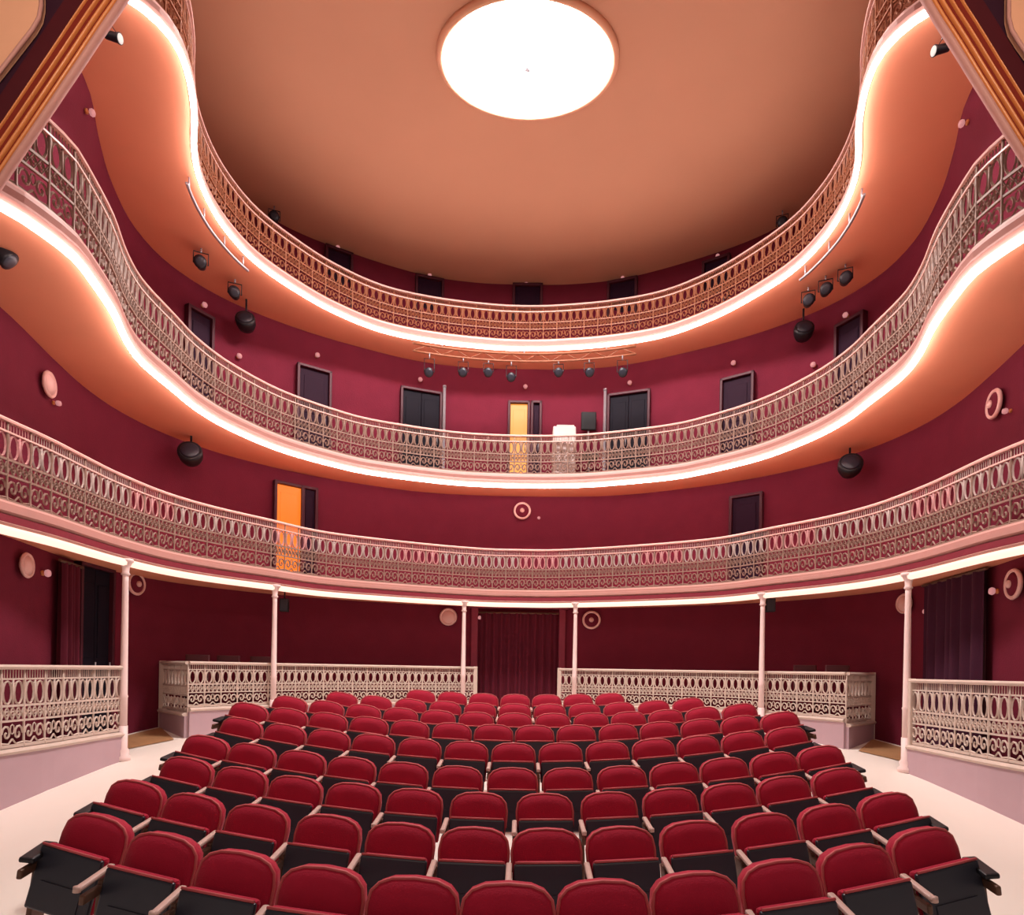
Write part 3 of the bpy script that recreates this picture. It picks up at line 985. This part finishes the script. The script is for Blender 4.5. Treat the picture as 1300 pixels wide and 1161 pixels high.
def under(px, py, zc):
    tx, tz = at_dir(px, py)
    d = (zc - EYE) / tz
    return (tx * d, d, zc)
SL = 'side spotlights under the topmost balcony'
for px, py, w, lit in ((255, 335, 'upper one of the left pair', False), (298, 373, 'lower one of the left pair', False), (1073, 355, 'uppermost of the three at the right', False), (1048, 369, 'middle one of the three at the right', False), (1026, 383, 'lowest of the three at the right', False)):
    p = under(px, py, Z3 - 0.22)
    spotlight(p, (-p[0] * .5, -p[1] * .6, -2.5), 'black spotlight under the topmost balcony, %s' % w, SL, 1.05, lit, 0.28)

def speaker(loc, yaw, label, s=1.0, drop=0.4):
    t = thing('loudspeaker', label, 'loudspeaker', loc, yaw, 'loudspeakers hung under the balconies')
    Rm = Matrix.Rotation(radians(70), 4, 'X')
    MB().lathe([(.06 * s, -.17 * s), (.16 * s, -.14 * s), (.20 * s, -.04 * s), (.21 * s, .08 * s), (.20 * s, .12 * s), (.17 * s, .13 * s)], 20, Rm).build('cabinet', M_BLACK, t)
    MB().lathe([(.165 * s, .125 * s), (.14 * s, .15 * s), (.05 * s, .165 * s)], 20, Rm).build('grille', M_NAVY, t)
    MB().tube([(0, 0.03, 0.1 * s), (0, 0.03, drop)], 0.018, 6).build('bracket', M_BLACK, t)
    return t
p = under(242, 577, Z2 - 0.30)
speaker(p, radians(20), 'round black loudspeaker under the middle balcony, left side', 1.0, 0.36)
p = under(1079, 592, Z2 - 0.30)
speaker(p, radians(-20), 'round black loudspeaker under the middle balcony, right side', 1.0, 0.36)
p = under(312, 409, Z3 - 0.42)
speaker(p, radians(15), 'round black loudspeaker under the topmost balcony, left side', 0.9, 0.48)
p = under(1020, 421, Z3 - 0.42)
speaker(p, radians(-15), 'round black loudspeaker under the topmost balcony, right side', 0.9, 0.48)
for px, w in ((361, 'left'), (978, 'right')):
    p = hit(px, 768, offset(B1, -0.6))
    t = thing('wall_speaker', 'small black box speaker under the lowest balcony, behind the %s rear column' % w, 'loudspeaker', (p[0], p[1], p[2]), 0.2 if px < 600 else -0.2, 'small box speakers under the lowest balcony')
    MB().bevel_box((0, 0, 0), (0.17, 0.16, 0.26), 0.015).build('cabinet', M_BLACK, t)
    MB().bevel_box((0, -0.085, 0), (0.14, 0.012, 0.22), 0.004).build('grille', M_NAVY, t)
    MB().tube([(0, 0.02, 0.12), (0, 0.02, Z1 + 0.06 - p[2])], 0.015, 6).build('bracket', M_BLACK, t)
SU = 'small spotlights on the topmost balcony rail'
for px, py, w in ((348, 279, 'left'), (993, 286, 'right')):
    x, y, z, ang = on_wall(px, py)
    spotlight((x * .97, y * .97, EYE + (z - EYE) * .97), (-x, -y, -3), 'black spotlight at the ceiling edge of the topmost balcony, %s side' % w, SU, 1.0, False, CEIL - (EYE + (z - EYE) * .97))
AR = 'spotlights behind the proscenium arch'
pl = at_depth(142, 46, 6.9)
spotlight(pl, (0.9, 0.0, -0.25), 'black spotlight with bright lens beside the arch, upper left corner', AR, 0.55, True, Z3 + 0.05 - pl[2])
pl = at_depth(1196, 62, 6.9)
spotlight(pl, (-0.9, 0.0, -0.25), 'black spotlight with bright lens beside the arch, upper right corner', AR, 0.55, True, Z3 + 0.05 - pl[2])
spotlight(at_depth(-8, 312, 6.2), (0.6, 0.3, -0.6), 'dark spotlight under the middle balcony at the left picture edge', AR, 1.0, False, 0.25)

# ------------------------------------------------------------------ things on the middle balcony
x, y, z, ang = hit(716, 548, offset(B2, -0.35)) 
t = thing('equipment_box', 'white equipment box on the middle balcony, right of the amber door', 'box', (x, y, F2))
MB().bevel_box((0, 0, (z + 0.06 - F2) / 2), (0.52, 0.4, z + 0.06 - F2), 0.03).build('cabinet', M_WHITE, t)
MB().bevel_box((0.02, -0.01, z + 0.07 - F2), (0.40, 0.34, 0.05), 0.015).build('lid', M_WHITE, t)
x, y, z, ang = hit(748, 530, offset(B2, -0.70))
t = thing('operator_chair', 'dark high-backed chair on the middle balcony beside the white box', 'chair', (x, y, F2))
hb = z + 0.18 - F2
MB().bevel_box((0, 0.1, hb - 0.22), (0.36, 0.06, 0.44), 0.03).build('backrest', M_BLACK, t)
MB().bevel_box((0, -0.1, 0.6), (0.42, 0.42, 0.07), 0.02).build('seat', M_BLACK, t)
MB().tube([(0, 0.1, 0.6), (0, 0.13, hb - 0.2)], 0.02, 6).build('back_post', M_STEEL, t)
MB().tube([(0, -0.1, 0.05), (0, -0.1, 0.6)], 0.03, 8).build('gas_lift', M_STEEL, t)
for k in range(5):
    w = 2 * pi * k / 5
    MB().tube([(0, -0.1, 0.08), (0.26 * cos(w), -0.1 + 0.26 * sin(w), 0.03)], 0.022, 6).build('leg', M_BLACK, t)
for px, top, w in ((564, 493, 'right of the wide double door left of centre'), (769, 497, 'left of the wide double door right of centre')):
    x, y, zt, ang = on_wall(px, top)
    nx, ny = sin(ang), -cos(ang)
    t = thing('steel_pole', 'thin grey steel pole %s' % w, 'pole', (x + nx * .15, y + ny * .15, F2), 0, 'grey poles beside the double doors')
    MB().lathe([(.10, 0), (.10, .02), (.035, .03), (.035, zt - F2 - .03)], 12).build('tube', M_STEEL, t)
    MB().lathe([(.045, zt - F2 - .05), (.045, zt - F2)], 12).build('cap', M_STEEL, t)

# ------------------------------------------------------------------ chairs in the boxes
def box_chair(px, z_floor, path, label, yaw):
    x, y, _, _ = hit(px, 840, path)
    t = thing('box_chair', label, 'chair', (x, y, z_floor), yaw, 'dark chairs in the ground floor boxes')
    MB().bevel_box((0, 0, 0.45), (0.42, 0.42, 0.05), 0.015).build('seat', M_CHAIR, t)
    MB().bevel_box((0, 0.2, 0.90), (0.40, 0.03, 0.16), 0.012).build('backrest', M_CHAIR, t)
    for sx in (-1, 1):
        MB().tube([(sx * 0.18, 0.19, 0), (sx * 0.18, 0.2, 0.97)], 0.018, 6).build('rear_leg', M_CHAIR, t)
        MB().tube([(sx * 0.18, -0.18, 0), (sx * 0.18, -0.18, 0.43)], 0.018, 6).build('front_leg', M_CHAIR, t)
RB = offset(B1, -0.62)
for px, w in ((248, 'rear left box, first from its outer end'), (288, 'rear left box, second from its outer end'), (330, 'rear left box, third from its outer end'),
              (1024, 'rear right box, second from its outer end'), (1066, 'rear right box, first from its outer end')):
    box_chair(px, 1.16, RB, 'dark red chair in the %s' % w, 0.3 if px < 600 else -0.3)

# ------------------------------------------------------------------ proscenium arch
AD = 5.0
ARCH_OUT = 0.03
def arch_pts():
    """Inner edge of the arch in x, z from the left springing over the crown to the right."""
    a = []
    for px, py in ((4, 238), (54, 164), (104, 90), (154, 16)):
        tx, tz = at_dir(px, py)
        a.append((tx * AD, EYE + tz * AD))
    (xb, zb), (xt, zt) = a[0], a[-1]
    left = [(-5.35, -0.02), (-5.35, 2.0), (-5.1, 4.0), (-4.75, 5.0)] + a + [(-2.75, 8.05), (-1.6, 8.9), (0, 9.15)]
    h = catmull(left, 6)
    return h + [(-x, z) for x, z in reversed(h)][1:]
ARCH = arch_pts()

def arch_band(o0, o1, y0, y1, bulge=0.0):
    """A moulding that follows the arch between two outward offsets; y0 front (hall), y1 towards the stage."""
    b = MB()
    nr = []
    N = len(ARCH)
    for i in range(N):
        ax, az = ARCH[max(i - 1, 0)]; bx, bz = ARCH[min(i + 1, N - 1)]
        L = hypot(bx - ax, bz - az)
        nr.append((-(bz - az) / L, (bx - ax) / L))
    prof = [(o0, y0), (o0, y1)] + ([(lerp(o0, o1, .25), y1 - bulge * .8), (lerp(o0, o1, .5), y1 - bulge), (lerp(o0, o1, .75), y1 - bulge * .8)] if bulge else []) + [(o1, y1), (o1, y0)]
    m = len(prof)
    vs, fs = [], []
    for (x, z), (nx, nz) in zip(ARCH, nr):
        for o, y in prof:
            vs.append((x + nx * o, y, z + nz * o))
    for i in range(N - 1):
        for k in range(m):
            l = (k + 1) % m
            fs.append((i * m + k, i * m + l, (i + 1) * m + l, (i + 1) * m + k))
    return b.add(vs, fs, bool(bulge))

t = thing('proscenium_arch', 'gold and terracotta moulded proscenium arch framing the upper corners', 'arch', (0, 0, 0), kind='structure')
BANDS = [(0.00, 0.05, 5.00, 0.02, M_FASCIA), (0.05, 0.075, 4.99, 0.01, M_GOLD), (0.075, 0.10, 5.00, 0, M_ORANGE), (0.10, 0.125, 4.985, 0.012, M_GOLD), (0.125, 0.165, 4.995, 0, M_ORANGE),
         (0.165, 0.182, 4.98, 0.01, M_GOLD), (0.182, 0.245, 4.995, 0, M_ORANGE), (0.245, 0.258, 4.985, 0.008, M_GOLD), (0.258, 0.40, 4.99, 0, M_MAROON), (0.40, 1.6, 5.0, 0, M_PURPLE)]
for o0, o1, y1, bl, m in BANDS:
    arch_band(o0 + ARCH_OUT, o1 + ARCH_OUT, 5.03, y1, bl).build('arch_moulding', m, t)

# peach coffer panels above the haunches of the arch
def coffer(s, label):
    pts = []
    for px, py in ((-120, -150), (53, -150), (53, 8), (50, 24), (42, 38), (0, 92), (-120, 240)):
        tx, tz = at_dir(px, py)
        pts.append((tx * 4.95, EYE + tz * 4.95))
    if s > 0:
        pts = []
        for px, py in ((1420, -150), (1280, -150), (1280, 24), (1284, 40), (1294, 56), (1330, 105), (1420, 225)):
            tx, tz = at_dir(px, py)
            pts.append((tx * 4.95, EYE + tz * 4.95))
    n = len(pts)
    cx = sum(p[0] for p in pts) / n; cz = sum(p[1] for p in pts) / n
    t = thing('arch_panel', label, 'panel', (cx, 4.95, cz), kind='structure')
    b = MB()
    vs = [(x - cx, 0.04, z - cz) for x, z in pts] + [(x - cx, 0.0, z - cz) for x, z in pts]
    b.add(vs, [tuple(range(n)), tuple(n + k for k in reversed(range(n)))] + [(k, (k + 1) % n, n + (k + 1) % n, n + k) for k in range(n)])
    b.build('panel_face', M_PEACH, t)
    MB().tube([(x - cx, -0.005, z - cz) for x, z in pts], 0.016, 6, closed=True).build('panel_rim', M_FASCIA, t)
coffer(-1, 'peach rounded plaster panel beyond the arch at the upper left corner')
coffer(1, 'peach rounded plaster panel beyond the arch at the upper right corner')
